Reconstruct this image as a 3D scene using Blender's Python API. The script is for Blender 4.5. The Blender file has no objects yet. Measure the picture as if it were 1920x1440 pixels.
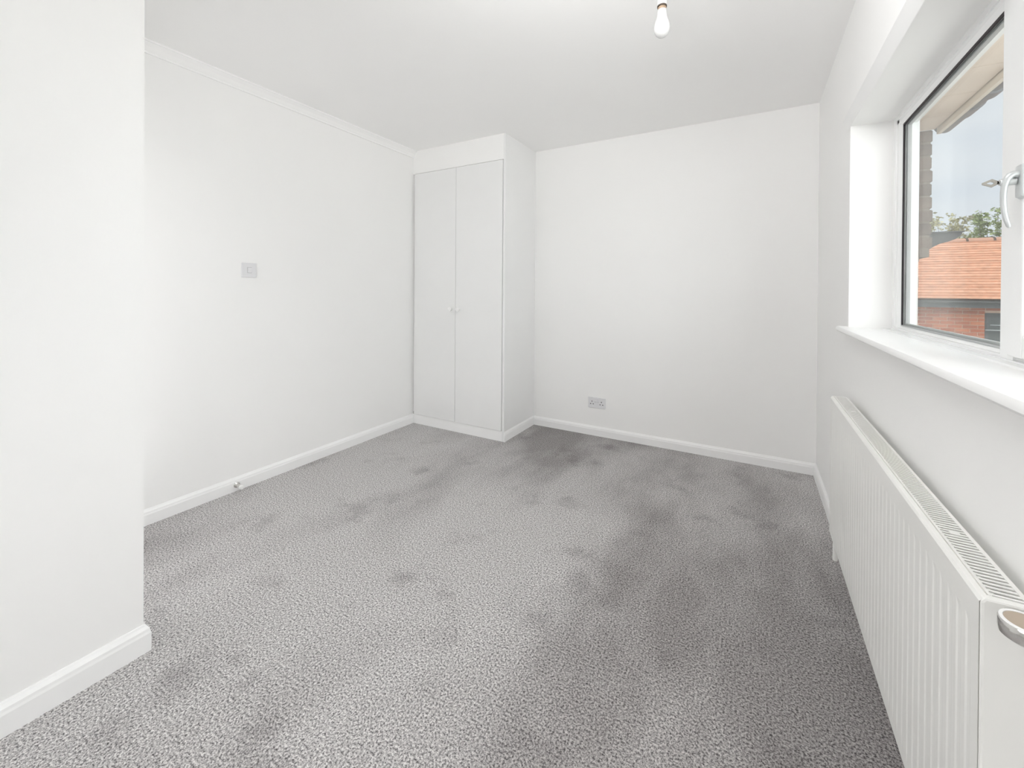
import bpy, bmesh, math, random
from mathutils import Vector, Matrix

random.seed(11)
SC = bpy.context.scene
COL = SC.collection
V = Vector

# ------------------------------------------------------------------ camera
CAM_H = 1.18195
F_ = V((-0.48647641, 0.87367746, -0.00532826))
R_ = V((0.8736534, 0.48650351, 0.00663911))
U_ = V((-0.00839266, 0.00142528, 0.99996377))
cd = bpy.data.cameras.new('camera')
cam = bpy.data.objects.new('camera', cd)
COL.objects.link(cam)
cd.sensor_fit = 'HORIZONTAL'
cd.sensor_width = 36.0
cd.lens = 782.31 / 1920 * 36.0
cd.shift_x = (960 - 976.689) / 1920
cd.shift_y = (548.38 - 720) / 1920
cd.clip_start = 0.02
cd.clip_end = 200
cam.matrix_world = Matrix(((R_.x, U_.x, -F_.x, 0), (R_.y, U_.y, -F_.y, 0),
                           (R_.z, U_.z, -F_.z, CAM_H), (0, 0, 0, 1)))
SC.camera = cam

# ------------------------------------------------------------------ sky
w = bpy.data.worlds.new('overcast_sky')
SC.world = w
w.use_nodes = True
nt = w.node_tree
nt.nodes.clear()
n_out = nt.nodes.new('ShaderNodeOutputWorld')
n_bg = nt.nodes.new('ShaderNodeBackground')
n_tc = nt.nodes.new('ShaderNodeTexCoord')
n_mp = nt.nodes.new('ShaderNodeMapping')
n_mp.inputs['Scale'].default_value = (1.0, 1.0, 3.2)
n_no = nt.nodes.new('ShaderNodeTexNoise')
n_no.inputs['Scale'].default_value = 2.6
n_no.inputs['Detail'].default_value = 4
n_no.inputs['Roughness'].default_value = 0.5
n_cr = nt.nodes.new('ShaderNodeValToRGB')
n_cr.color_ramp.elements[0].position = 0.32
n_cr.color_ramp.elements[0].color = (0.62, 0.67, 0.76, 1)
n_cr.color_ramp.elements[1].position = 0.68
n_cr.color_ramp.elements[1].color = (0.78, 0.80, 0.85, 1)
nt.links.new(n_tc.outputs['Generated'], n_mp.inputs[0])
nt.links.new(n_mp.outputs[0], n_no.inputs['Vector'])
nt.links.new(n_no.outputs['Fac'], n_cr.inputs[0])
nt.links.new(n_cr.outputs[0], n_bg.inputs['Color'])
n_bg.inputs['Strength'].default_value = 1.15
nt.links.new(n_bg.outputs[0], n_out.inputs[0])

# ------------------------------------------------------------------ sun, window daylight boost and added fills
def sun(name, d, strength, angle, color=(1, 1, 1)):
    l = bpy.data.lights.new(name, 'SUN')
    l.energy = strength
    l.angle = math.radians(angle)
    l.color = color
    o = bpy.data.objects.new(name, l)
    COL.objects.link(o)
    o.rotation_euler = V(d).to_track_quat('-Z', 'Y').to_euler()
    return o

def area(name, loc, d, sx, sy, power, color=(1, 1, 1)):
    l = bpy.data.lights.new(name, 'AREA')
    l.shape = 'RECTANGLE'
    l.size = sx
    l.size_y = sy
    l.energy = power
    l.color = color
    o = bpy.data.objects.new(name, l)
    COL.objects.link(o)
    o.location = loc
    o.rotation_euler = V(d).to_track_quat('-Z', 'Y').to_euler()
    return o

sun('hazy_sun', (0.25, 0.62, -0.74), 1.8, 40, (1.0, 0.96, 0.9))
# area panel boosting the window's daylight, and an added side fill for far walls
area('window_daylight_boost', (1.60, 0.45, 1.50), (-1, 0.05, -0.06), 3.4, 2.2, 57, (0.99, 1.0, 1.0))
area('window_side_fill', (2.3, -1.9, 1.8), (-0.75, 0.66, -0.1), 2.6, 2.2, 20)
# added fill lamp behind the unseen doorway past the near partition
area('doorway_fill', (-2.21, 0.40, 1.0), (0.25, 1, 0.0), 0.64, 1.9, 5.6)
# added out-of-frame fill lamps: one bounced off the ceiling overhead, one low
area('bounce_fill', (-0.30, 0.66, 2.08), (0.05, 0.55, 1), 0.5, 0.5, 14.6)
area('low_fill', (-0.55, -0.25, 1.0), (0.05, 1.0, -0.9), 0.6, 0.6, 5.8)

SC.view_settings.view_transform = 'Standard'
SC.view_settings.look = 'None'
SC.view_settings.exposure = 0.0
SC.view_settings.gamma = 1.0
SC.view_settings.use_curve_mapping = False
SC.cycles.max_bounces = 20
SC.cycles.diffuse_bounces = 16
SC.cycles.transparent_max_bounces = 24

# ------------------------------------------------------------------ materials
def mat(name, color, rough=0.5, metal=0.0, vary=0.03, vscale=6.0, bump=0.0, bscale=120.0, spec=0.5):
    m = bpy.data.materials.new(name)
    m.use_nodes = True
    t = m.node_tree
    b = t.nodes['Principled BSDF']
    b.inputs['Roughness'].default_value = rough
    b.inputs['Metallic'].default_value = metal
    b.inputs['Specular IOR Level'].default_value = spec
    tc = t.nodes.new('ShaderNodeTexCoord')
    no = t.nodes.new('ShaderNodeTexNoise')
    no.inputs['Scale'].default_value = vscale
    no.inputs['Detail'].default_value = 3
    t.links.new(tc.outputs['Object'], no.inputs['Vector'])
    cr = t.nodes.new('ShaderNodeValToRGB')
    lo = [c * (1 - vary) for c in color]
    hi = [min(1, c * (1 + vary)) for c in color]
    cr.color_ramp.elements[0].position = 0.3
    cr.color_ramp.elements[1].position = 0.7
    cr.color_ramp.elements[0].color = (*lo, 1)
    cr.color_ramp.elements[1].color = (*hi, 1)
    t.links.new(no.outputs['Fac'], cr.inputs[0])
    t.links.new(cr.outputs[0], b.inputs['Base Color'])
    if bump:
        n2 = t.nodes.new('ShaderNodeTexNoise')
        n2.inputs['Scale'].default_value = bscale
        n2.inputs['Detail'].default_value = 4
        t.links.new(tc.outputs['Object'], n2.inputs['Vector'])
        bp = t.nodes.new('ShaderNodeBump')
        bp.inputs['Strength'].default_value = bump
        bp.inputs['Distance'].default_value = 0.002
        t.links.new(n2.outputs['Fac'], bp.inputs['Height'])
        t.links.new(bp.outputs[0], b.inputs['Normal'])
    return m

def glass_mat(name):
    m = bpy.data.materials.new(name)
    m.use_nodes = True
    t = m.node_tree
    t.nodes.clear()
    out = t.nodes.new('ShaderNodeOutputMaterial')
    tr = t.nodes.new('ShaderNodeBsdfTransparent')
    tr.inputs[0].default_value = (0.985, 0.995, 0.99, 1)
    gl = t.nodes.new('ShaderNodeBsdfGlossy')
    gl.inputs['Roughness'].default_value = 0.0
    mx = t.nodes.new('ShaderNodeMixShader')
    ge = t.nodes.new('ShaderNodeNewGeometry')
    dt = t.nodes.new('ShaderNodeVectorMath'); dt.operation = 'DOT_PRODUCT'
    t.links.new(ge.outputs['Normal'], dt.inputs[0])
    t.links.new(ge.outputs['Incoming'], dt.inputs[1])
    def mth(op, a, b=None, bv=None):
        n = t.nodes.new('ShaderNodeMath'); n.operation = op
        if isinstance(a, float): n.inputs[0].default_value = a
        else: t.links.new(a, n.inputs[0])
        if b is not None: t.links.new(b, n.inputs[1])
        if bv is not None: n.inputs[1].default_value = bv
        return n.outputs[0]
    c = mth('ABSOLUTE', dt.outputs['Value'])
    s = mth('SUBTRACT', 1.0, c)
    p5 = mth('POWER', s, bv=5.0)
    k = mth('MULTIPLY', p5, bv=0.38)
    k = mth('ADD', k, bv=0.012)
    t.links.new(k, mx.inputs[0])
    t.links.new(tr.outputs[0], mx.inputs[1])
    t.links.new(gl.outputs[0], mx.inputs[2])
    t.links.new(mx.outputs[0], out.inputs[0])
    return m

NAP_SHADE_OFF = (1.2, 6.3, 0.0)  # noise offset that lays the painted shade band beside the window wall
def carpet_mat():
    m = bpy.data.materials.new('twist_pile_carpet')
    m.use_nodes = True
    t = m.node_tree
    b = t.nodes['Principled BSDF']
    b.inputs['Roughness'].default_value = 0.95
    b.inputs['Specular IOR Level'].default_value = 0.15
    tc = t.nodes.new('ShaderNodeTexCoord')
    def noise(scale, detail=2, rough=0.5):
        n = t.nodes.new('ShaderNodeTexNoise')
        n.inputs['Scale'].default_value = scale
        n.inputs['Detail'].default_value = detail
        n.inputs['Roughness'].default_value = rough
        t.links.new(tc.outputs['Object'], n.inputs['Vector'])
        return n
    def ramp(src, stops):
        r = t.nodes.new('ShaderNodeValToRGB')
        e = r.color_ramp.elements
        while len(e) < len(stops): e.new(0.5)
        for i, (p, c) in enumerate(stops):
            e[i].position = p; e[i].color = (*c, 1)
        t.links.new(src, r.inputs[0])
        return r.outputs[0]
    fleck = noise(165, 3.0, 0.85)
    base = ramp(fleck.outputs['Fac'], [(0.37, (0.075, 0.068, 0.072)), (0.465, (0.42, 0.405, 0.405)),
                                       (0.545, (0.68, 0.665, 0.66)), (0.63, (0.97, 0.95, 0.935))])
    # patches of trodden pile; the broad band paints in shade on the window side
    def noise_at(scale, detail, rough, off, stretch=1.0):
        n = noise(scale, detail, rough)
        mp = t.nodes.new('ShaderNodeMapping')
        mp.inputs['Location'].default_value = off
        mp.inputs['Scale'].default_value = (1.0, stretch, 1.0)
        t.links.new(tc.outputs['Object'], mp.inputs[0])
        t.links.new(mp.outputs[0], n.inputs['Vector'])
        return n
    p1 = noise_at(0.55, 6, 0.62, NAP_SHADE_OFF, 0.45)
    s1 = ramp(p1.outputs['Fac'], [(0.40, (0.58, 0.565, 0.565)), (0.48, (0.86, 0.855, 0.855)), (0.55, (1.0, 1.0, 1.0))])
    p2 = noise_at(3.4, 5, 0.62, (3.1, 0.4, 0))
    s2 = ramp(p2.outputs['Fac'], [(0.30, (0.74, 0.73, 0.735)), (0.44, (1.0, 1.0, 1.0))])
    def mul(a, c):
        n = t.nodes.new('ShaderNodeMix'); n.data_type = 'RGBA'; n.blend_type = 'MULTIPLY'
        n.inputs[0].default_value = 1.0
        t.links.new(a, n.inputs[6]); t.links.new(c, n.inputs[7])
        return n.outputs[2]
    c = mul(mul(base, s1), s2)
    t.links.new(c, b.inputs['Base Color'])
    bp = t.nodes.new('ShaderNodeBump')
    bp.inputs['Strength'].default_value = 0.6
    bp.inputs['Distance'].default_value = 0.006
    t.links.new(fleck.outputs['Fac'], bp.inputs['Height'])
    t.links.new(bp.outputs[0], b.inputs['Normal'])
    return m

M = {}
M['wall'] = mat('white_wall_paint', (0.915, 0.912, 0.905), 0.75, vary=0.006, vscale=2.0, bump=0.06, bscale=90)
M['ceiling'] = mat('white_ceiling_paint', (0.925, 0.922, 0.917), 0.85, vary=0.006, vscale=2.0, bump=0.05, bscale=110)
M['gloss'] = mat('white_gloss_woodwork', (0.92, 0.92, 0.918), 0.32, vary=0.006)
M['door'] = mat('white_wardrobe_paint', (0.85, 0.852, 0.85), 0.42, vary=0.006)
M['upvc'] = mat('white_window_plastic', (0.90, 0.905, 0.905), 0.25, vary=0.005)
M['rad'] = mat('white_radiator_enamel', (0.86, 0.858, 0.835), 0.35, vary=0.006)
M['radin'] = mat('radiator_convector_steel', (0.24, 0.20, 0.17), 0.6)
M['chrome'] = mat('polished_chrome', (0.70, 0.69, 0.67), 0.12, 1.0, vary=0.01)
M['satin'] = mat('satin_white_metal', (0.62, 0.64, 0.645), 0.3, 0.3, vary=0.01)
M['key'] = mat('key_steel', (0.30, 0.28, 0.25), 0.5, 0.3)
M['gasket'] = mat('black_glazing_gasket', (0.02, 0.014, 0.018), 0.6)
M['spacer'] = mat('grey_glazing_spacer', (0.42, 0.43, 0.43), 0.4)
M['plastic'] = mat('grey_white_plastic', (0.77, 0.77, 0.785), 0.35, vary=0.008)
M['hole'] = mat('dark_socket_hole', (0.06, 0.055, 0.06), 0.6)
M['switchgap'] = mat('switch_gap_shadow_plastic', (0.45, 0.45, 0.45), 0.5)
M['rubber'] = mat('white_rubber', (0.82, 0.82, 0.81), 0.6)
M['bulb'] = mat('opal_bulb_glass', (0.72, 0.72, 0.715), 0.25, vary=0.004)
M['brass'] = mat('dull_brass', (0.50, 0.37, 0.26), 0.4, 0.7)
M['darkring'] = mat('dark_bronze_ring', (0.10, 0.075, 0.06), 0.5, 0.3)
M['holder'] = mat('white_lampholder_plastic', (0.72, 0.73, 0.72), 0.35)
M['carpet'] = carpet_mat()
M['glass'] = glass_mat('window_glass')
M['soffit'] = mat('beige_soffit_board', (0.76, 0.65, 0.56), 0.7, vary=0.06, vscale=4, bump=0.2, bscale=60)
M['fascia'] = mat('cream_fascia_paint', (0.72, 0.65, 0.56), 0.6, vary=0.05)
M['gutter'] = mat('grey_gutter_plastic', (0.22, 0.22, 0.23), 0.45)
M['lead'] = mat('weathered_dark_lead', (0.10, 0.10, 0.105), 0.6, vary=0.1)
M['mortar'] = mat('brown_mortar', (0.26, 0.215, 0.18), 0.95, vary=0.08, vscale=30, bump=0.3)
M['mortar2'] = mat('pale_house_mortar', (0.78, 0.60, 0.48), 0.95, vary=0.05, vscale=30)
PIER = [mat('brown_pier_brick', c, 0.9, vary=0.16, vscale=25, bump=0.5, bscale=150)
        for c in ((0.20, 0.155, 0.13), (0.17, 0.135, 0.115), (0.225, 0.175, 0.145))]
BRK = [mat('orange_red_brick', c, 0.9, vary=0.12, vscale=20, bump=0.3)
       for c in ((0.56, 0.19, 0.095), (0.50, 0.165, 0.085), (0.62, 0.235, 0.12), (0.46, 0.165, 0.095))]
TIL = [mat('orange_clay_tile', c, 0.85, vary=0.12, vscale=9, bump=0.2)
       for c in ((0.80, 0.42, 0.26), (0.75, 0.38, 0.23), (0.84, 0.46, 0.29))]
M['ridge'] = mat('ridge_clay', (0.66, 0.36, 0.25), 0.85, vary=0.1)
M['roofside'] = mat('roof_underlay', (0.12, 0.08, 0.06), 0.95)
M['anthracite'] = mat('anthracite_plastic', (0.10, 0.11, 0.115), 0.45)
M['darkpane'] = mat('dark_house_glass', (0.085, 0.10, 0.10), 0.08, spec=0.8)
M['barwhite'] = mat('pale_window_bar', (0.50, 0.54, 0.55), 0.4)
M['bark'] = mat('grey_brown_bark', (0.16, 0.12, 0.085), 0.9, vary=0.2, vscale=20)
LEAF = [mat('leaf_green', c, 0.6, vary=0.3, vscale=7) for c in ((0.48, 0.52, 0.20), (0.38, 0.46, 0.20), (0.60, 0.57, 0.32))]

# ------------------------------------------------------------------ mesh helpers
class MB:
    def __init__(self):
        self.bm = bmesh.new()
    def box(self, x0, x1, y0, y1, z0, z1):
        b = self.bm
        vs = [b.verts.new((x, y, z)) for x in (x0, x1) for y in (y0, y1) for z in (z0, z1)]
        for f in ((0, 1, 3, 2), (4, 6, 7, 5), (0, 4, 5, 1), (2, 3, 7, 6), (0, 2, 6, 4), (1, 5, 7, 3)):
            b.faces.new([vs[i] for i in f])
        return self
    def prism(self, prof, axis, a0, a1):
        """extrude closed 2-D profile along axis. axis 'y': prof=(x,z); 'x': prof=(y,z); 'z': prof=(x,y)"""
        b = self.bm
        def P(q, a):
            return {'y': (q[0], a, q[1]), 'x': (a, q[0], q[1]), 'z': (q[0], q[1], a)}[axis]
        A = [b.verts.new(P(q, a0)) for q in prof]
        B = [b.verts.new(P(q, a1)) for q in prof]
        n = len(prof)
        for i in range(n):
            b.faces.new((A[i], A[(i + 1) % n], B[(i + 1) % n], B[i]))
        b.faces.new(A[::-1]); b.faces.new(B)
        return self
    def frame(self, y0, y1, z0, z1, wy, wz, prof_x0, prof_x1):
        """rectangular ring in the YZ plane between two X depths"""
        self.box(prof_x0, prof_x1, y0, y0 + wy, z0, z1)
        self.box(prof_x0, prof_x1, y1 - wy, y1, z0, z1)
        self.box(prof_x0, prof_x1, y0 + wy, y1 - wy, z0, z0 + wz)
        self.box(prof_x0, prof_x1, y0 + wy, y1 - wy, z1 - wz, z1)
        return self
    def lathe(self, prof, origin, axis=(0, 0, 1), seg=28):
        b = self.bm
        q = V(axis).normalized().to_track_quat('Z', 'Y')
        rings = []
        for r, h in prof:
            if r < 1e-6:
                rings.append([b.verts.new(V(origin) + q @ V((0, 0, h)))])
            else:
                rings.append([b.verts.new(V(origin) + q @ V((r * math.cos(2 * math.pi * i / seg), r * math.sin(2 * math.pi * i / seg), h))) for i in range(seg)])
        for A, B in zip(rings, rings[1:]):
            for i in range(seg):
                j = (i + 1) % seg
                if len(A) == 1 and len(B) == 1: continue
                if len(A) == 1: b.faces.new((A[0], B[i], B[j]))
                elif len(B) == 1: b.faces.new((A[i], A[j], B[0]))
                else: b.faces.new((A[i], A[j], B[j], B[i]))
        for R in (rings[0], rings[-1]):
            if len(R) > 1:
                b.faces.new(R)
        return self
    def tube(self, pts, rad, seg=10, flat=1.0):
        b = self.bm
        pts = [V(p) for p in pts]
        if not isinstance(rad, (list, tuple)): rad = [rad] * len(pts)
        rings = []
        ref = V((0, 1, 0))
        for i, p in enumerate(pts):
            d = (pts[min(i + 1, len(pts) - 1)] - pts[max(i - 1, 0)]).normalized()
            s = d.cross(ref)
            if s.length < 1e-3: s = d.cross(V((1, 0, 0)))
            s.normalize(); u = s.cross(d)
            rings.append([b.verts.new(p + s * rad[i] * math.cos(2 * math.pi * k / seg) + u * rad[i] * flat * math.sin(2 * math.pi * k / seg)) for k in range(seg)])
        for A, B in zip(rings, rings[1:]):
            for k in range(seg):
                b.faces.new((A[k], A[(k + 1) % seg], B[(k + 1) % seg], B[k]))
        b.faces.new(rings[0][::-1]); b.faces.new(rings[-1])
        return self
    def build(self, name, m, parent=None, bevel=0.0, smooth=False, bseg=2):
        bmesh.ops.recalc_face_normals(self.bm, faces=self.bm.faces)
        me = bpy.data.meshes.new(name)
        self.bm.to_mesh(me); self.bm.free()
        me.materials.append(m)
        if smooth:
            for p in me.polygons: p.use_smooth = True
        o = bpy.data.objects.new(name, me)
        COL.objects.link(o)
        if parent: o.parent = parent
        if bevel:
            md = o.modifiers.new('bevel', 'BEVEL')
            md.width = bevel; md.segments = bseg; md.limit_method = 'ANGLE'
        if smooth:
            try: me.set_sharp_from_angle(angle=math.radians(38))
            except Exception: pass
        return o

def tag(o, label, cat, group=None, kind=None):
    o['label'] = label
    o['category'] = cat
    if group: o['group'] = group
    if kind: o['kind'] = kind
    return o

def empty(name, label, cat, kind=None, group=None):
    o = bpy.data.objects.new(name, None)
    COL.objects.link(o)
    o.empty_display_size = 0.1
    return tag(o, label, cat, group, kind)

def inst(me, name, loc, parent, m=None, rot=None):
    o = bpy.data.objects.new(name, me)
    COL.objects.link(o)
    o.location = loc
    if rot: o.rotation_euler = rot
    o.parent = parent
    if m:
        o.material_slots[0].link = 'OBJECT'
        o.material_slots[0].material = m
    return o

# ------------------------------------------------------------------ room dimensions (metres)
XR, XL = 0.3632, -2.6384          # window wall, wall on the left
YB, YR = 3.278, -1.2              # back wall, wall behind the photographer
PX, PY = -1.7227, 0.5867          # corner of the near partition
WX, WY = -1.6839, 2.7668          # free corner of the built-in wardrobe
H = 2.4
XO = 0.578                         # outer face of the window wall
WY0, WY1 = -0.37, 2.281           # window opening
WZ0, WZ1 = 1.003, 1.902
TH = 0.15

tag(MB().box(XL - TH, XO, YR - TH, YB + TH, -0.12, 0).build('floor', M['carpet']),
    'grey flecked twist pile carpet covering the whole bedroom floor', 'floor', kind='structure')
tag(MB().box(XL - TH, XO, YR - TH, YB + TH, H, H + 0.12).build('ceiling', M['ceiling']),
    'plain white painted flat ceiling of the room', 'ceiling', kind='structure')
tag(MB().box(XL - TH, XL, YR, YB + TH, 0, H).build('wall_left', M['wall']),
    'white left wall carrying the light switch', 'wall', kind='structure')
tag(MB().box(XL, XO, YB, YB + TH, 0, H).build('wall_back', M['wall']),
    'white back wall with the double power socket', 'wall', kind='structure')
# the near partition hides the landing; its far end holds the open doorway the door stop belongs to
DX0, DX1, DZ = XL + 0.06, PX - 0.14, 2.02
b = MB().box(PX - 0.10, PX, YR, PY, 0, H)
b.box(XL, DX0, PY - 0.10, PY, 0, H).box(DX1, PX - 0.10, PY - 0.10, PY, 0, H).box(DX0, DX1, PY - 0.10, PY, DZ, H)
tag(b.build('wall_partition', M['wall']), 'white partition wall jutting in at the near left', 'wall', kind='structure')
b = MB().box(DX0, DX0 + 0.03, PY - 0.11, PY + 0.012, 0, DZ).box(DX1 - 0.03, DX1, PY - 0.11, PY + 0.012, 0, DZ).box(DX0, DX1, PY - 0.11, PY + 0.012, DZ - 0.03, DZ)
tag(b.build('trim_3', M['gloss']), 'white door lining of the doorway hidden behind the near partition', 'door frame', kind='structure')
b = MB()
b.box(XR, XO, YR, WY0, 0, H).box(XR, XO, WY1, YB, 0, H)
b.box(XR, XO, WY0, WY1, 0, WZ0).box(XR, XO, WY0, WY1, WZ1, H)
tag(b.build('wall_right', M['wall']), 'white window wall on the right with the radiator', 'wall', kind='structure')
tag(MB().box(XL - TH, XO, YR - TH, YR, 0, H).build('wall_rear', M['wall']),
    'white wall behind the viewpoint', 'wall', kind='structure')

# skirting boards
def skirt_prof(h, t):
    return [(0, 0), (t, 0), (t, h * 0.66), (t * 0.86, h * 0.74), (t * 0.80, h * 0.83), (t * 0.40, h * 0.93), (t * 0.2, h), (0, h)]
def skirting_y(name, x, sgn, y0, y1, h, t, label):
    o = MB().prism([(x + sgn * px, pz) for px, pz in skirt_prof(h, t)], 'y', y0, y1).build(name, M['gloss'])
    return tag(o, label, 'skirting board', kind='structure')
def skirting_x(name, y, sgn, x0, x1, h, t, label):
    o = MB().prism([(y + sgn * px, pz) for px, pz in skirt_prof(h, t)], 'x', x0, x1).build(name, M['gloss'])
    return tag(o, label, 'skirting board', kind='structure')
skirting_y('baseboard_left', XL, 1, PY + 0.015, WY, 0.078, 0.015, 'white skirting board along the left wall behind the doorstop')
skirting_x('baseboard_back', YB, -1, WX, XR, 0.075, 0.015, 'white skirting board along the back wall below the socket')
skirting_y('baseboard_right', XR, -1, YR, YB - 0.015, 0.078, 0.015, 'white skirting board behind the radiator under the window')
# partition skirting with a mitred return round the corner
b = MB()
prof = skirt_prof(0.088, 0.0155)
bm_ = b.bm
A = [bm_.verts.new((PX + q, YR, z)) for q, z in prof]
B = [bm_.verts.new((PX + q, PY + q, z)) for q, z in prof]
C = [bm_.verts.new((DX1 + 0.001, PY + q, z)) for q, z in prof]
n = len(prof)
for i in range(n):
    j = (i + 1) % n
    bm_.faces.new((A[i], A[j], B[j], B[i])); bm_.faces.new((B[i], B[j], C[j], C[i]))
bm_.faces.new(A); bm_.faces.new(C)
tag(b.build('baseboard_partition', M['gloss']), 'white skirting board turning the corner of the near partition', 'skirting board', kind='structure')

# ceiling coving on the left wall
cp = [(0, 2.343), (0.008, 2.343), (0.010, 2.349), (0.007, 2.353), (0.012, 2.361), (0.020, 2.374), (0.032, 2.386),
      (0.036, 2.390), (0.042, 2.391), (0.042, H), (0, H)]
tag(MB().prism([(XL + x, z) for x, z in cp], 'y', PY, WY).build('trim_1', M['ceiling']),
    'slim white moulded coving along the top of the left wall', 'coving', kind='structure')
# bead along the head of the window recess
hp = [(XR, 1.950), (XR - 0.018, 1.9485), (XR - 0.021, 1.944), (XR - 0.001, 1.9035), (XR, 1.9025)]
tag(MB().prism(hp, 'y', WY0 - 0.05, WY1 + 0.055).build('trim_2', M['gloss']),
    'white chamfered bead along the top edge of the window recess', 'trim', kind='structure')

# ------------------------------------------------------------------ window
win = empty('window_1', 'white plastic framed window with deep recess and sill overlooking a tiled roof', 'window', kind='structure')
MUL0, MUL1 = 1.335, 1.395         # mullion between the fixed light and the opening sash
XF = 0.507                        # room-side face of the frame
XG = 0.522                        # glass
FT = 0.082
b = MB()
def bar_y(prof, y0, y1): b.prism(prof, 'y', y0, y1)
# outer frame with stepped bead profile: jamb (far), jamb (near), head, foot rail
jz0, jz1 = 1.026, WZ1
def jamb(y, s):
    pr = [(XF, y), (XF, y - s * 0.034), (XF + 0.004, y - s * 0.036), (XF + 0.004, y - s * 0.056), (XF + 0.012, y - s * FT), (0.562, y - s * FT), (0.5755, y - s * 0.05), (0.5755, y)]
    b.prism(pr, 'z', jz0, jz1)
jamb(WY1, 1); jamb(WY0, -1)
HB, FB = 1.856, 1.050
bar_y([(XF, WZ1), (XF, WZ1 - 0.018), (XF + 0.004, WZ1 - 0.019), (XF + 0.004, WZ1 - 0.032), (XF + 0.012, HB), (0.562, HB), (0.5755, HB + 0.02), (0.5755, WZ1)], WY0 + 0.0345, WY1 - 0.0345)
bar_y([(XF - 0.010, 1.024), (XF - 0.010, 1.034), (XF, 1.035), (XF, 1.040), (XF + 0.006, 1.041), (XF + 0.012, FB), (0.562, FB), (0.5755, 1.03), (0.5755, 1.024)], WY0 + 0.0345, WY1 - 0.0345)
b.build('frame', M['upvc'], win)
for i, (m0, m1) in enumerate(((MUL0, MUL1), (0.50, 0.56))):
    MB().prism([(XF - 0.004, m0), (XF - 0.004, m1 - 0.004), (XF, m1), (0.5755, m1), (0.5755, m0)], 'z', 1.030, WZ1).build('mullion', M['upvc'], win)
def glazing(y0, y1, z0, z1):
    x0_, x1_ = XG - 0.0045, XG + 0.001
    MB().box(x0_, x1_, y0, y0 + 0.006, z0 + 0.004, z1).box(x0_, x1_, y1 - 0.006, y1, z0 + 0.004, z1).box(x0_, x1_, y0 + 0.006, y1 - 0.006, z1 - 0.006, z1).build('gasket', M['gasket'], win)
    MB().prism([(x0_ - 0.001, z0), (x0_ - 0.001, z0 + 0.002), (x1_, z0 + 0.005), (x1_, z0)], 'y', y0, y1).build('glazing_bead', M['spacer'], win)
    s = MB().frame(y0 + 0.001, y1 - 0.001, z0 + 0.001, z1 - 0.001, 0.016, 0.010, XG + 0.0065, XG + 0.018).build('spacer_bar', M['spacer'], win)
    for x in (XG, XG + 0.020):
        MB().box(x + 0.001, x + 0.005, y0 + 0.0005, y1 - 0.0005, z0 + 0.0005, z1 - 0.0005).build('pane', M['glass'], win)
glazing(MUL1, WY1 - FT, FB, HB)
glazing(WY0 + FT, 0.50, FB, HB)
# opening sash
sash = MB().frame(0.562, MUL0 - 0.002, 1.044, WZ1 - 0.03, 0.060, 0.050, XF - 0.016, 0.545).build('opening_sash', M['upvc'], win, bevel=0.004)
glazing(0.622, MUL0 - 0.062, 1.094, WZ1 - 0.080)
# sill board with rounded nose and horn
sx, sz = 0.323, 1.0335
sp = [(XF + 0.03, sz - 0.009), (sx + 0.012, sz), (sx + 0.005, sz - 0.002), (sx + 0.001, sz - 0.008), (sx + 0.001, sz - 0.017), (sx + 0.006, sz - 0.023), (sx + 0.014, sz - 0.026), (XF + 0.03, sz - 0.0305)]
b = MB()
b.prism(sp, 'y', WY0, WY1)
hsp = [(XR, sz - 0.0015)] + sp[1:7] + [(XR, sz - 0.027)]
b.prism(hsp, 'y', WY1, WY1 + 0.035)
b.prism(hsp, 'y', WY0 - 0.035, WY0)
b.build('window_sill', M['gloss'], win, smooth=True)
MB().prism([(XF - 0.034, 1.0245), (XF - 0.034, 1.0275), (XF - 0.030, 1.0305), (XF + 0.01, 1.032), (XF + 0.01, 1.0245)], 'y', WY0, WY1 - 0.001).build('sill_upstand', M['upvc'], win)
# espagnolette handle with its key
HY = 1.272
SF = XF - 0.016
hd = MB().prism([(SF + 0.001, 1.380), (SF + 0.001, 1.455), (SF - 0.008, 1.450), (SF - 0.008, 1.385)], 'y', HY - 0.013, HY + 0.013).build('handle', M['satin'], win, bevel=0.003)
pts = [(SF - 0.006, HY, 1.432), (SF - 0.014, HY, 1.433), (SF - 0.020, HY, 1.430), (SF - 0.0245, HY, 1.423), (SF - 0.0275, HY, 1.410),
       (SF - 0.0290, HY, 1.395), (SF - 0.0290, HY, 1.375), (SF - 0.0275, HY, 1.355), (SF - 0.0245, HY, 1.338), (SF - 0.0205, HY, 1.324), (SF - 0.0195, HY, 1.321)]
MB().tube(pts, [0.0075, 0.0075, 0.007, 0.0062, 0.0056, 0.0052, 0.005, 0.0048, 0.0046, 0.004, 0.002], 12).build('lever', M['satin'], hd, smooth=True)
MB().lathe([(0.0075, 0), (0.0075, 0.022), (0.006, 0.024), (0, 0.024)], (SF - 0.010, HY + 0.004, 1.4185), (-1, 0, 0), 18).build('lock_barrel', M['satin'], hd, smooth=True)
bo = [(-0.002, -0.003), (-0.012, -0.009), (-0.027, -0.002), (-0.027, 0.002), (-0.012, 0.009), (-0.002, 0.003)]
kx, kz = SF - 0.033, 1.4185
b = MB()
hole = [(-0.010, -0.003), (-0.020, -0.0005), (-0.020, 0.0015), (-0.010, 0.003)]
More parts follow.
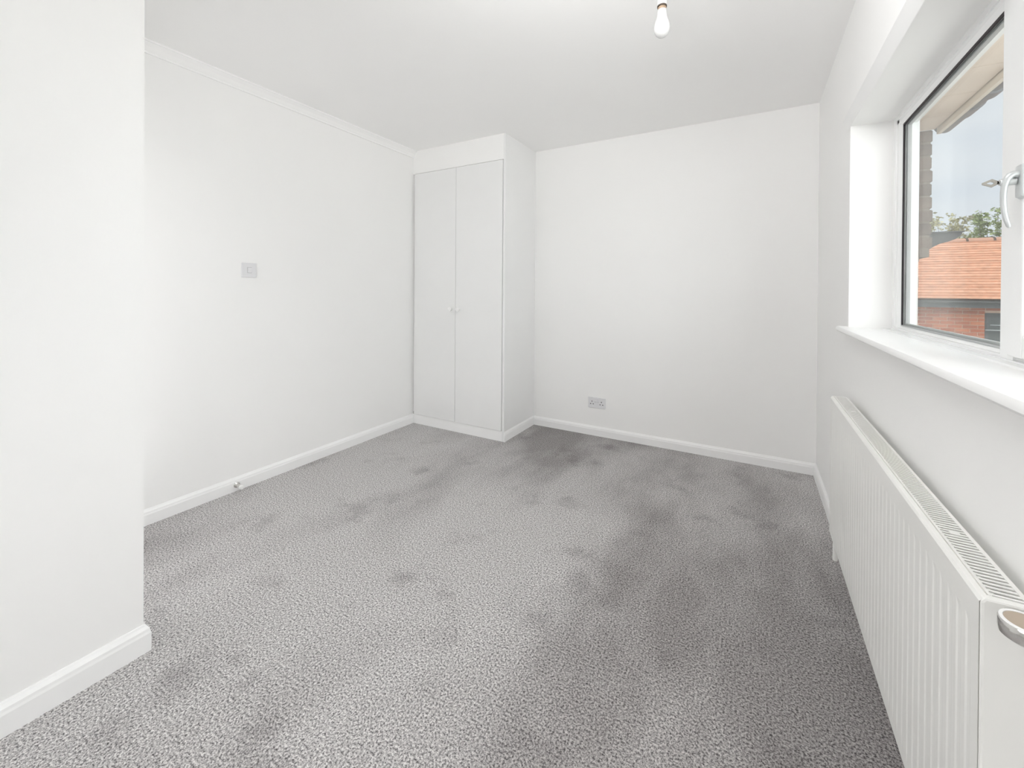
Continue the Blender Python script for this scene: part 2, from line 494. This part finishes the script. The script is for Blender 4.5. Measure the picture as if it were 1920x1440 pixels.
# key bow: ring between outer diamond and inner slot
bmk = b.bm
def ringpts(lst, nseg):
    out = []
    L = len(lst)
    for i in range(nseg):
        t = i / nseg * L
        a, c = lst[int(t) % L], lst[(int(t) + 1) % L]
        fr = t - int(t)
        out.append((a[0] + (c[0] - a[0]) * fr, a[1] + (c[1] - a[1]) * fr))
    return out
ou = ringpts(bo, 24); inn = []
for (ax, az) in ou:
    inn.append((-0.0145 + (ax + 0.0145) * 0.42, az * 0.36))
for yy in (0,):
    T = []
    for y_ in (HY + 0.003, HY + 0.0055):
        T.append(([bmk.verts.new((kx + x, y_, kz + z)) for x, z in ou], [bmk.verts.new((kx + x, y_, kz + z)) for x, z in inn]))
    for i in range(24):
        j = (i + 1) % 24
        bmk.faces.new((T[0][0][i], T[0][0][j], T[0][1][j], T[0][1][i]))
        bmk.faces.new((T[1][0][i], T[1][1][i], T[1][1][j], T[1][0][j]))
        bmk.faces.new((T[0][0][i], T[1][0][i], T[1][0][j], T[0][0][j]))
        bmk.faces.new((T[0][1][i], T[0][1][j], T[1][1][j], T[1][1][i]))
b.box(kx - 0.004, kx + 0.008, HY + 0.003, HY + 0.0055, kz - 0.003, kz + 0.003)
b.build('key', M['key'], hd)

# ------------------------------------------------------------------ built-in wardrobe
wd = empty('built_in_wardrobe', 'tall white built-in wardrobe with two plain doors in the far left corner', 'wardrobe')
WI = WX - 0.019
MB().box(WI, WX, WY, YB, 0, H).build('side_panel', M['door'], wd, bevel=0.0015)
MB().box(XL, WI, WY, WY + 0.018, 2.201, H).build('top_fascia', M['wall'], wd)
MB().box(XL, WI, WY + 0.001, WY + 0.019, 0, 0.080).build('plinth', M['gloss'], wd)
MB().box(XL, XL + 0.018, WY + 0.016, WY + 0.034, 0.080, 2.201).build('filler_strip', M['door'], wd)
MB().box(XL, WI, WY + 0.034, YB - 0.02, 2.201, 2.219).build('top_board', M['door'], wd)
MB().box(XL, WI, WY + 0.034, YB - 0.02, 0.062, 0.080).build('bottom_board', M['door'], wd)
MB().prism([(WX + q, z) for q, z in skirt_prof(0.078, 0.006)], 'y', WY, YB - 0.015).build('side_skirting', M['gloss'], wd)
KN = [(0.0105, 0), (0.0095, 0.006), (0.0085, 0.011), (0.011, 0.015), (0.0165, 0.019), (0.0188, 0.025), (0.0172, 0.031), (0.011, 0.0345), (0, 0.0355)]
for dx0, dx1, kxx in ((-2.6125, -2.1605, -2.199), (-2.1575, WI - 0.004, -2.119)):
    d = MB().box(dx0, dx1, WY - 0.006, WY + 0.0135, 0.083, 2.1965).build('door', M['door'], wd, bevel=0.0012)
    kb = MB().lathe(KN, (kxx, WY - 0.006, 1.020), (0, -1, 0), 28).build('knob', M['gloss'], d, smooth=True)
MB().lathe([(0.004, 0), (0.004, 0.022)], (-2.6165, WY - 0.002, 0.084), (0, 0, 1), 10).build('hinge_pin', M['chrome'], wd)

# ------------------------------------------------------------------ radiator
rad = empty('radiator', 'long white fluted panel radiator under the window', 'radiator')
RX, RB = 0.285, 0.343
RZ0, RZ1 = 0.182, 0.7515
RY0, RY1 = 0.8335, 2.1477
# fluted front panel: pressed channels with pitch 33.3 mm
pitch = 0.0333
b = MB(); bmf = b.bm
y_start, y_end = RY0 + 0.003, RY1 - 0.003
nfl = int((y_end - y_start - 0.03) / pitch)
ymarg = (y_end - y_start - nfl * pitch) / 2
cols = [(y_start, 0.0)]
for i in range(nfl):
    ya = y_start + ymarg + i * pitch
    for t, dp in ((0.06, 0), (0.20, 1), (0.50, 1), (0.64, 0)):
        cols.append((ya + t * pitch, dp))
cols.append((y_end, 0.0))
rows = [(RZ0 + 0.004, 0.0, 0.006), (RZ0 + 0.006, 0.0, 0.0), (RZ0 + 0.030, 0.0, 0.0), (RZ0 + 0.046, 1.0, 0.0), (RZ1 - 0.060, 1.0, 0.0), (RZ1 - 0.048, 0.0, 0.0), (RZ1 - 0.008, 0.0, 0.0), (RZ1 - 0.003, 0.0, 0.003), (RZ1 - 0.001, 0.0, 0.010), (RZ1 - 0.004, 0.0, 0.0125)]
grid = []
for z, k, off in rows:
    grid.append([bmf.verts.new((RX + 0.0012 * k * dp + off, y, z)) for y, dp in cols])
for ra, rb in zip(grid, grid[1:]):
    for i in range(len(cols) - 1):
        bmf.faces.new((ra[i], ra[i + 1], rb[i + 1], rb[i]))
b.build('front_panel', M['rad'], rad)
MB().box(RX + 0.030, RX + 0.034, RY0 + 0.012, RY1 - 0.012, RZ0 + 0.01, RZ1 - 0.02).build('back_panel', M['rad'], rad)
# convector fins seen through the grille
b = MB()
for i in range(64):
    yy = RY0 + 0.02 + i * 0.02
    b.box(RX + 0.010, RX + 0.029, yy, yy + 0.001, RZ0 + 0.05, RZ1 - 0.03)
f = b.build('convector_fins', M['radin'], rad); f['kind'] = 'stuff'
# end panels
def end_panel(y, s):
    pr = [(RX + 0.001, RZ0), (RX + 0.001, RZ1 - 0.006), (RX + 0.005, RZ1), (RB - 0.004, RZ1), (RB, RZ1 - 0.005), (RB, RZ0)]
    MB().prism(pr, 'y', min(y, y + s * 0.013), max(y, y + s * 0.013)).build('end_panel', M['rad'], rad, bevel=0.004)
end_panel(RY0, 1); end_panel(RY1, -1)
# top grille: side rails, cross bars one by one, the slots between them are open
gz0, gz1 = RZ1 - 0.012, RZ1 - 0.001
MB().box(RX + 0.0125, RX + 0.0165, RY0 + 0.013, RY1 - 0.013, gz0, gz1).box(RB - 0.007, RB - 0.001, RY0 + 0.013, RY1 - 0.013, gz0 - 0.02, gz1).build('grille_rail', M['rad'], rad)
ng = 128
gp = (RY1 - RY0 - 0.026) / ng
me_bar = None
grille = None
b = MB().box(RX + 0.0165, RB - 0.007, -0.0024, 0.0024, -0.0015, 0.0)
g0 = b.build('grille_bar', M['rad'], rad)
g0.location = (0, RY0 + 0.013 + gp * 0.5, gz1 - 0.0005)
for i in range(1, ng):
    inst(g0.data, 'grille_bar', (0, RY0 + 0.013 + gp * (i + 0.5), gz1 - 0.0005), rad)
for yy in (1.035, 1.90):
    MB().box(RX + 0.028, RX + 0.042, yy - 0.008, yy + 0.008, gz1 - 0.0012, gz1 + 0.0006).build('grille_clip', M['rad'], rad)
# wall brackets carrying it
for yy in (1.05, 1.93):
    MB().box(RX + 0.034, XR + 0.0, yy - 0.015, yy + 0.015, RZ0 + 0.06, RZ1 - 0.10).build('wall_bracket', M['rad'], rad)
# chrome valve head at the near end
vo = (0.3165, 0.800, 0.7265)
vh = MB().lathe([(0.0, -0.001), (0.019, 0.0), (0.0245, 0.004), (0.0255, 0.010), (0.0255, 0.021), (0.0245, 0.023), (0.021, 0.0235)], vo, (0, 0, 1), 40).build('valve_head', M['chrome'], rad, smooth=True)
MB().lathe([(0.0245, 0.0225), (0.0240, 0.0245), (0.0205, 0.0245), (0.0200, 0.0225)], vo, (0, 0, 1), 40).build('rim', M['gloss'], vh, smooth=True)
MB().lathe([(0.0, 0.0232), (0.0203, 0.0232), (0.0200, 0.0238), (0.0, 0.0240)], vo, (0, 0, 1), 40).build('cap_disc', mat('beige_valve_disc', (0.52, 0.43, 0.34), 0.35, 0.35), vh, smooth=True)
MB().tube([(0.3135, 0.805, 0.737), (0.3135, 0.836, 0.737)], 0.009, 14).build('valve_stub', M['chrome'], rad, smooth=True)
# lockshield and tail pipe at the far end
MB().lathe([(0.0, -0.10), (0.008, -0.10), (0.009, -0.094), (0.009, -0.03), (0.007, -0.026), (0.007, 0.003)], (0.302, 2.115, RZ0 + 0.004), (0, 0, 1), 18).build('lockshield_cap', M['rad'], rad, smooth=True)
MB().tube([(0.302, 2.115, 0.120), (XR - 0.012, 2.115, 0.120)], 0.006, 12).build('tail_pipe', M['rad'], rad, smooth=True)

# ------------------------------------------------------------------ light switch
sw = empty('light_switch', 'single square light switch on the left wall', 'light switch')
yc, zc = 1.388, 1.291
MB().box(XL, XL + 0.009, yc - 0.043, yc + 0.043, zc - 0.043, zc + 0.043).build('faceplate', M['plastic'], sw, bevel=0.003)
MB().box(XL + 0.008, XL + 0.0096, yc - 0.0115, yc + 0.0135, zc - 0.0175, zc + 0.0175).build('rocker_surround', M['switchgap'], sw)
MB().prism([(XL + 0.008, zc - 0.0155), (XL + 0.0112, zc - 0.0155), (XL + 0.0140, zc + 0.0155), (XL + 0.008, zc + 0.0155)], 'y', yc - 0.0095, yc + 0.0118).build('rocker', M['plastic'], sw)
for dy in (-0.030, 0.030):
    MB().lathe([(0.0035, 0), (0.0035, 0.0012), (0, 0.0014)], (XL + 0.0086, yc + dy, zc), (1, 0, 0), 12).build('screw_cover', M['plastic'], sw)

# ------------------------------------------------------------------ double socket
so = empty('power_socket', 'white switched double power socket low on the back wall', 'power socket')
xc, zc = -1.107, 0.268
MB().box(xc - 0.073, xc + 0.073, YB - 0.009, YB, zc - 0.043, zc + 0.043).build('faceplate', M['plastic'], so, bevel=0.003)
for s in (-1, 1):
    cx_ = xc + s * 0.040
    MB().box(cx_ - 0.003, cx_ + 0.003, YB - 0.0096, YB - 0.006, zc + 0.004, zc + 0.014).build('pin_hole', M['hole'], so)
    for q in (-1, 1):
        MB().box(cx_ + q * 0.011 - 0.0045, cx_ + q * 0.011 + 0.0045, YB - 0.0096, YB - 0.006, zc - 0.0145, zc - 0.0085).build('pin_hole', M['hole'], so)
    rx_ = xc + s * 0.011
    MB().prism([(YB - 0.006, zc + 0.008), (YB - 0.0098, zc + 0.008), (YB - 0.0128, zc + 0.034), (YB - 0.006, zc + 0.034)], 'x', rx_ - 0.008, rx_ + 0.008).build('rocker', M['plastic'], so)
    MB().box(rx_ - 0.009, rx_ + 0.009, YB - 0.0094, YB - 0.006, zc + 0.0055, zc + 0.008).build('rocker_gap', M['switchgap'], so)

# ------------------------------------------------------------------ door stop on the left skirting
ds = empty('door_stop', 'small chrome door stop with white rubber tip on the left skirting board', 'door stop')
o_ = (XL + 0.015, 1.318, 0.036)
MB().lathe([(0.0, 0), (0.016, 0), (0.016, 0.003), (0.012, 0.006), (0.0085, 0.009), (0.0080, 0.040), (0.0115, 0.043), (0.0115, 0.050), (0.0, 0.050)], o_, (1, -0.06, 0), 24).build('stem', M['chrome'], ds, smooth=True)
MB().lathe([(0.0, 0.0495), (0.0118, 0.0495), (0.0124, 0.056), (0.0118, 0.065), (0.008, 0.069), (0.0, 0.0695)], o_, (1, -0.06, 0), 24).build('rubber_tip', M['rubber'], ds, smooth=True)

# ------------------------------------------------------------------ pendant bulb
pl = empty('pendant_light', 'bare opal bulb in a white lampholder hanging from the ceiling', 'light fitting')
bx, by = -0.318, 1.68
bulb_prof = [(0, 2.166), (0.008, 2.167), (0.016, 2.1705), (0.0225, 2.177), (0.0272, 2.186), (0.0295, 2.197), (0.0292, 2.208), (0.0268, 2.220), (0.0232, 2.231), (0.0198, 2.241), (0.0178, 2.251), (0.0170, 2.262), (0.0165, 2.270)]
MB().lathe(bulb_prof, (bx, by, 0), (0, 0, 1), 36).build('bulb', M['bulb'], pl, smooth=True)
MB().lathe([(0.0158, 2.2695), (0.0158, 2.286)], (bx, by, 0), (0, 0, 1), 28).build('bulb_cap', M['brass'], pl, smooth=True)
MB().lathe([(0.0178, 2.2815), (0.0182, 2.2825), (0.0182, 2.2865), (0.0178, 2.2872), (0.0162, 2.2872), (0.0162, 2.2815), (0.0178, 2.2815)], (bx, by, 0), (0, 0, 1), 28).build('skirt_ring', M['darkring'], pl, smooth=True)
MB().lathe([(0.0178, 2.286), (0.0180, 2.305), (0.0170, 2.309), (0.0170, 2.330), (0.012, 2.340), (0.006, 2.348), (0.0045, 2.352)], (bx, by, 0), (0, 0, 1), 28).build('lampholder', M['holder'], pl, smooth=True)
MB().tube([(bx, by, 2.350), (bx, by, 2.386)], 0.0032, 10).build('flex', M['holder'], pl, smooth=True)
MB().lathe([(0.006, 2.370), (0.012, 2.374), (0.030, 2.380), (0.036, 2.386), (0.037, H)], (bx, by, 0), (0, 0, 1), 32).build('ceiling_rose', M['holder'], pl, smooth=True)

# ------------------------------------------------------------------ outside: eaves over the window
ev = empty('eaves', 'beige boarded eaves with fascia and gutter above the window outside', 'eaves')
EZ = 2.1
y = -0.7
bw = 0.283
k0 = 2.383
starts = [k0 + (i - 12) * bw for i in range(0, 16)]
for y0 in starts:
    y1 = min(y0 + bw - 0.003, 3.178)
    if y1 - y0 < 0.03 or y0 < -0.8: continue
    MB().box(XO + 0.001, 0.883, y0, y1, EZ, EZ + 0.012).build('soffit_board', M['soffit'], ev)
MB().box(0.890, 0.908, -0.8, 3.178, 2.070, 2.26).build('fascia_board', M['fascia'], ev, bevel=0.002)
MB().box(XO + 0.001, 0.900, -0.8, 3.178, EZ + 0.014, EZ + 0.05).build('soffit_batten', M['roofside'], ev)
gu = []
gc = (0.955, 2.152)
ro_, ri_ = 0.046, 0.042
prof = [(gc[0] + ro_ * math.cos(a), gc[1] + ro_ * math.sin(a)) for a in [math.pi + math.pi * i / 12 for i in range(13)]]
prof += [(gc[0] + ri_ * math.cos(a), gc[1] + ri_ * math.sin(a)) for a in [2 * math.pi - math.pi * i / 12 for i in range(13)]]
gt = MB().prism(prof, 'y', -0.8, 3.30).build('gutter', M['gutter'], ev)
for y0, y1, rr in ((2.72, 2.80, 0.056), (2.93, 3.06, 0.052)):
    prof = [(gc[0] + rr * math.cos(a), gc[1] + rr * math.sin(a)) for a in [math.pi + math.pi * i / 12 for i in range(13)]]
    prof += [(gc[0] + 0.044 * math.cos(a), gc[1] + 0.044 * math.sin(a)) for a in [2 * math.pi - math.pi * i / 12 for i in range(13)]]
    MB().prism(prof, 'y', y0, y1).build('gutter_union', M['gutter'], gt)

# ------------------------------------------------------------------ outside: projecting brick party wall
pw = empty('brick_party_wall', 'brown brick wall projecting beside the window outside, corbelled out near the top', 'brick wall')
PYF = 3.18
PT = 0.21
MB().box(XO + 0.001, 0.868, PYF + 0.006, PYF + PT, 1.385, 2.098).box(XO + 0.001, 0.812, PYF + 0.006, PYF + PT, -0.6, 1.385).build('mortar', M['mortar'], pw)
course = 0.075
nb = 0
def mk_brick(L, mlist, name='brick'):
    b = MB().box(0, L, 0, 0.1025, 0, 0.065)
    return b
bmesh_cache = {}
def brick_mesh(L, m, depth=0.1025, hgt=0.067, bev=0.0045):
    key = (round(L, 4), m.name, depth)
    if key not in bmesh_cache:
        bb = MB().box(0, L, 0, depth, 0, hgt)
        bmesh.ops.bevel(bb.bm, geom=[e for e in bb.bm.edges], offset=bev, segments=2, affect='EDGES')
        me = bpy.data.meshes.new('brick')
        bmesh.ops.recalc_face_normals(bb.bm, faces=bb.bm.faces)
        bb.bm.to_mesh(me); bb.bm.free()
        me.materials.append(m)
        bmesh_cache[key] = me
    return bmesh_cache[key]
z = 2.098 - 0.065
ci = 0
while z > 0.55:
    xe = 0.877 if z > 1.38 else 0.822
    xa = 0.625
    full = 0.215
    if ci % 2 == 0:
        segs = [(xe - full, full), (xa, xe - full - 0.010 - xa)]
    else:
        segs = [(xe - 0.1025, 0.1025), (xa, xe - 0.1025 - 0.010 - xa)]
    for (x0, L) in segs:
        if L < 0.02: continue
        jit = random.uniform(-0.004, 0.003)
        inst(brick_mesh(L, PIER[0]), 'brick', (x0 + jit, PYF + random.uniform(-0.001, 0.002), z + random.uniform(-0.001, 0.001)), pw, PIER[ci % 3])
        inst(brick_mesh(L, PIER[0]), 'brick', (x0 + jit * 0.5, PYF + 0.1085, z), pw, PIER[(ci + 1) % 3])
    z -= course
    ci += 1

# ------------------------------------------------------------------ outside: dark canopy of the next house
pr = [(0.6, 1.556), (1.118, 1.556), (1.118, 1.545), (1.108, 1.532), (1.090, 1.517), (1.060, 1.503), (1.020, 1.492), (0.985, 1.470), (0.90, 1.44), (0.6, 1.43)]
nf = empty('adjoining_house', 'next house beyond the brick wall with a dark canopy jutting out', 'house')
cn = MB().prism(pr, 'y', 3.56, 4.3).build('canopy', M['lead'], nf)
cn['label'] = 'dark grey canopy with curved underside'
MB().box(0.6, 1.124, 3.54, 4.32, 1.5565, 1.564).build('lead_flashing', M['lead'], cn)
MB().box(0.35, 0.60, 3.44, 9.0, -3.0, 2.1).build('outer_wall', M['mortar'], nf)

# ------------------------------------------------------------------ outside: neighbouring house with clay tile roof
hs = empty('neighbour_house', 'orange brick house with clay tile roof seen through the window', 'house')
EY, EZ2 = 11.70, 1.047
pitch_a = math.radians(35)
gauge = 0.102
NC = 23
HX0, HX1 = -1.5, 9.5
cy, sy = math.cos(pitch_a), math.sin(pitch_a)
MB().prism([(EY + 0.02, EZ2 - 0.03), (EY + NC * gauge * cy + 0.02, EZ2 + NC * gauge * sy - 0.03), (EY + 2 * NC * gauge * cy, EZ2 - 0.03)], 'x', HX0 + 0.1, HX1 - 0.1).build('roof_core', M['roofside'], hs)
tw = 0.165
for ccn in range(NC):
    b = MB(); bq = b.bm
    off = (ccn % 2) * tw / 2
    s0 = ccn * gauge
    x = HX0 + off
    while x < HX1:
        x1 = min(x + tw - 0.003, HX1)
        lift = random.uniform(0, 0.003)
        th_ = 0.015
        def P(s, h_):  # along slope, above slope
            return (EY + s * cy - h_ * sy, EZ2 + s * sy + h_ * cy)
        q = [P(s0, 0.026 + lift), P(s0, 0.026 + th_ + lift), P(s0 + 0.14, 0.004 + th_), P(s0 + 0.14, 0.004)]
        b.prism(q, 'x', x, x1)
        x += tw
    o = b.build('tile_course', TIL[ccn % 3], hs)
# ridge tiles
ry, rz = EY + NC * gauge * cy + 0.03, EZ2 + NC * gauge * sy + 0.015
x = HX0
arc = [(ry + 0.115 * math.cos(a), rz - 0.02 + 0.085 * math.sin(a)) for a in [math.pi * i / 8 for i in range(9)]]
arc += [(ry + 0.10 * math.cos(a), rz - 0.02 + 0.07 * math.sin(a)) for a in [math.pi - math.pi * i / 8 for i in range(9)]]
r0 = MB().prism(arc, 'x', 0, 0.44).build('ridge_tile', M['ridge'], hs)
r0.location.x = x
coll = [(ry + 0.125 * math.cos(a), rz - 0.02 + 0.097 * math.sin(a)) for a in [math.pi * i / 8 for i in range(9)]]
coll += [(ry + 0.11 * math.cos(a), rz - 0.02 + 0.08 * math.sin(a)) for a in [math.pi - math.pi * i / 8 for i in range(9)]]
c0 = MB().prism(coll, 'x', 0.425, 0.465).build('ridge_joint', M['roofside'], r0)
for i in range(1, int((HX1 - HX0) / 0.45)):
    r1 = inst(r0.data, 'ridge_tile', (HX0 + i * 0.45, 0, 0), hs)
    inst(c0.data, 'ridge_joint', (0, 0, 0), r1)
# gutter, fascia
MB().box(HX0, HX1, EY + 0.02, EY + 0.16, 0.985, 1.035).build('house_gutter', M['anthracite'], hs, bevel=0.02)
MB().box(HX0, HX1, EY + 0.10, EY + 0.30, 0.885, 1.03).build('house_fascia', M['anthracite'], hs)
# wall of bricks around the window
FY = 12.0
hw = MB().box(HX0 + 0.2, 4.118, FY + 0.012, FY + 0.3, -3.0, 1.0).box(5.32, HX1 - 0.2, FY + 0.012, FY + 0.3, -3.0, 1.0).box(4.118, 5.32, FY + 0.012, FY + 0.3, 0.785, 1.0).box(4.118, 5.32, FY + 0.012, FY + 0.3, -3.0, -0.30).build('house_wall', M['mortar2'], hs)
BL, BH = 0.215, 0.062
cz = 0.895 - BH
ci = 0
cnt = 0
while cz > -0.45:
    x = 2.55 - (ci % 2) * 0.1125
    while x < 5.6:
        x1 = x + BL
        in_win = cz + BH > -0.30 and cz < 0.785
        spans = [(x, x1)]
        if in_win and x1 > 4.118 and x < 5.32:
            spans = []
            if x < 4.118: spans.append((x, 4.118))
            if x1 > 5.32: spans.append((5.32, x1))
        for a, c in spans:
            if c - a > 0.03:
                inst(brick_mesh(round(c - a, 3), BRK[0], 0.02, BH, 0.003), 'brick', (a, FY, cz), hw, random.choice(BRK))
                cnt += 1
        x += BL + 0.012
    cz -= 0.075
    ci += 1
# window of that house
hf = MB().box(4.118, 5.32, FY + 0.05, FY + 0.11, 0.71, 0.785).box(4.118, 4.185, FY + 0.05, FY + 0.11, -0.30, 0.71).box(5.255, 5.32, FY + 0.05, FY + 0.11, -0.30, 0.71).box(4.185, 5.255, FY + 0.05, FY + 0.11, -0.30, -0.24).box(4.68, 4.75, FY + 0.05, FY + 0.11, -0.24, 0.71).build('house_window_frame', M['anthracite'], hs)
MB().box(4.185, 4.68, FY + 0.07, FY + 0.076, -0.24, 0.71).build('pane', M['darkpane'], hf)
MB().box(4.75, 5.255, FY + 0.07, FY + 0.076, -0.24, 0.71).build('pane', M['darkpane'], hf)
MB().box(4.14, 4.70, FY + 0.035, FY + 0.05, 0.425, 0.445).build('glazing_bar', M['barwhite'], hf)
MB().box(4.22, 4.70, FY + 0.055, FY + 0.068, 0.53, 0.545).build('glazing_bar', M['barwhite'], hf)

# ------------------------------------------------------------------ outside: trees behind the roof
def tree(x, y, ztop, spread, nst, label, lm, seed):
    rnd = random.Random(seed)
    t = empty('tree', label, 'tree', group='trees behind the clay tile roof')
    base = V((x, y, -3.0))
    wood = MB()
    wood.tube([base, base + V((0.05, 0, 2.2)), base + V((0, 0.05, 4.2))], [0.12, 0.10, 0.06], 8)
    crown = base + V((0, 0, 4.0))
    leaves = MB(); bl = leaves.bm
    for s in range(nst):
        tip = V((x + rnd.uniform(-spread, spread), y + rnd.uniform(-0.5, 0.5), ztop - rnd.uniform(0, 0.55) ** 1.3))
        mid = crown.lerp(tip, 0.55) + V((rnd.uniform(-.12, .12), rnd.uniform(-.1, .1), -0.05))
        wood.tube([crown, mid, tip], [0.018, 0.008, 0.0025], 5)
        for k in range(rnd.randint(13, 18)):
            q = rnd.uniform(0.25, 1.0)
            p = mid.lerp(tip, q)
            d = V((rnd.uniform(-1, 1), rnd.uniform(-1, 1), rnd.uniform(-0.25, 0.55))).normalized()
            ln = rnd.uniform(0.12, 0.26)
            wood.tube([p, p + d * ln], [0.004, 0.002], 3)
            for j in range(9):
                c = p + d * ln * (0.2 + 0.1 * j) + V((rnd.uniform(-.03, .03), rnd.uniform(-.03, .03), rnd.uniform(-.03, .02)))
                a = V((rnd.uniform(-1, 1), rnd.uniform(-1, 1), rnd.uniform(-.7, .4))).normalized()
                sd = a.cross(V((rnd.uniform(-1, 1), rnd.uniform(-1, 1), 1))).normalized()
                L = rnd.uniform(0.06, 0.12)
                W = L * 0.33
                nrm = a.cross(sd) * 0.006
                vs = [bl.verts.new(c), bl.verts.new(c + a * L * .5 + sd * W + nrm), bl.verts.new(c + a * L), bl.verts.new(c + a * L * .5 - sd * W + nrm)]
                bl.faces.new((vs[0], vs[1], vs[2])); bl.faces.new((vs[0], vs[2], vs[3]))
    wood.build('branches', M['bark'], t)
    fo = leaves.build('foliage', lm, t)
    fo['kind'] = 'stuff'
    return t
def at(x, y, zt, y2):            # same line of sight from the room, further away
    k = y2 / y
    return x * k, y2, 1.18 + (zt - 1.18) * k
for (x, y, zt, y2, sp, n_, lb, lm, sd) in (
        (4.35, 15.2, 3.28, 17.0, 0.62, 13, 'pale sparse tree just right of the brick wall', LEAF[2], 3),
        (5.35, 15.0, 3.30, 18.6, 0.60, 12, 'dark green taller tree beside the window mullion', LEAF[1], 8),
        (4.85, 16.0, 2.85, 20.6, 0.80, 14, 'low yellow-green bush between the other two trees', LEAF[0], 5)):
    xx, yy, zz = at(x, y, zt, y2)
    tree(xx, yy, zz, sp, n_, lb, lm, sd)
# unseen ground beyond, made pale to bounce light onto the eaves
tag(MB().box(-30, 60, -30, 80, -3.3, -3.0).build('ground', mat('pale_bounce_ground', (0.60, 0.57, 0.52), 0.95, vary=0.1)), 'unseen ground far below outside the window, made pale to bounce light', 'ground', kind='structure')
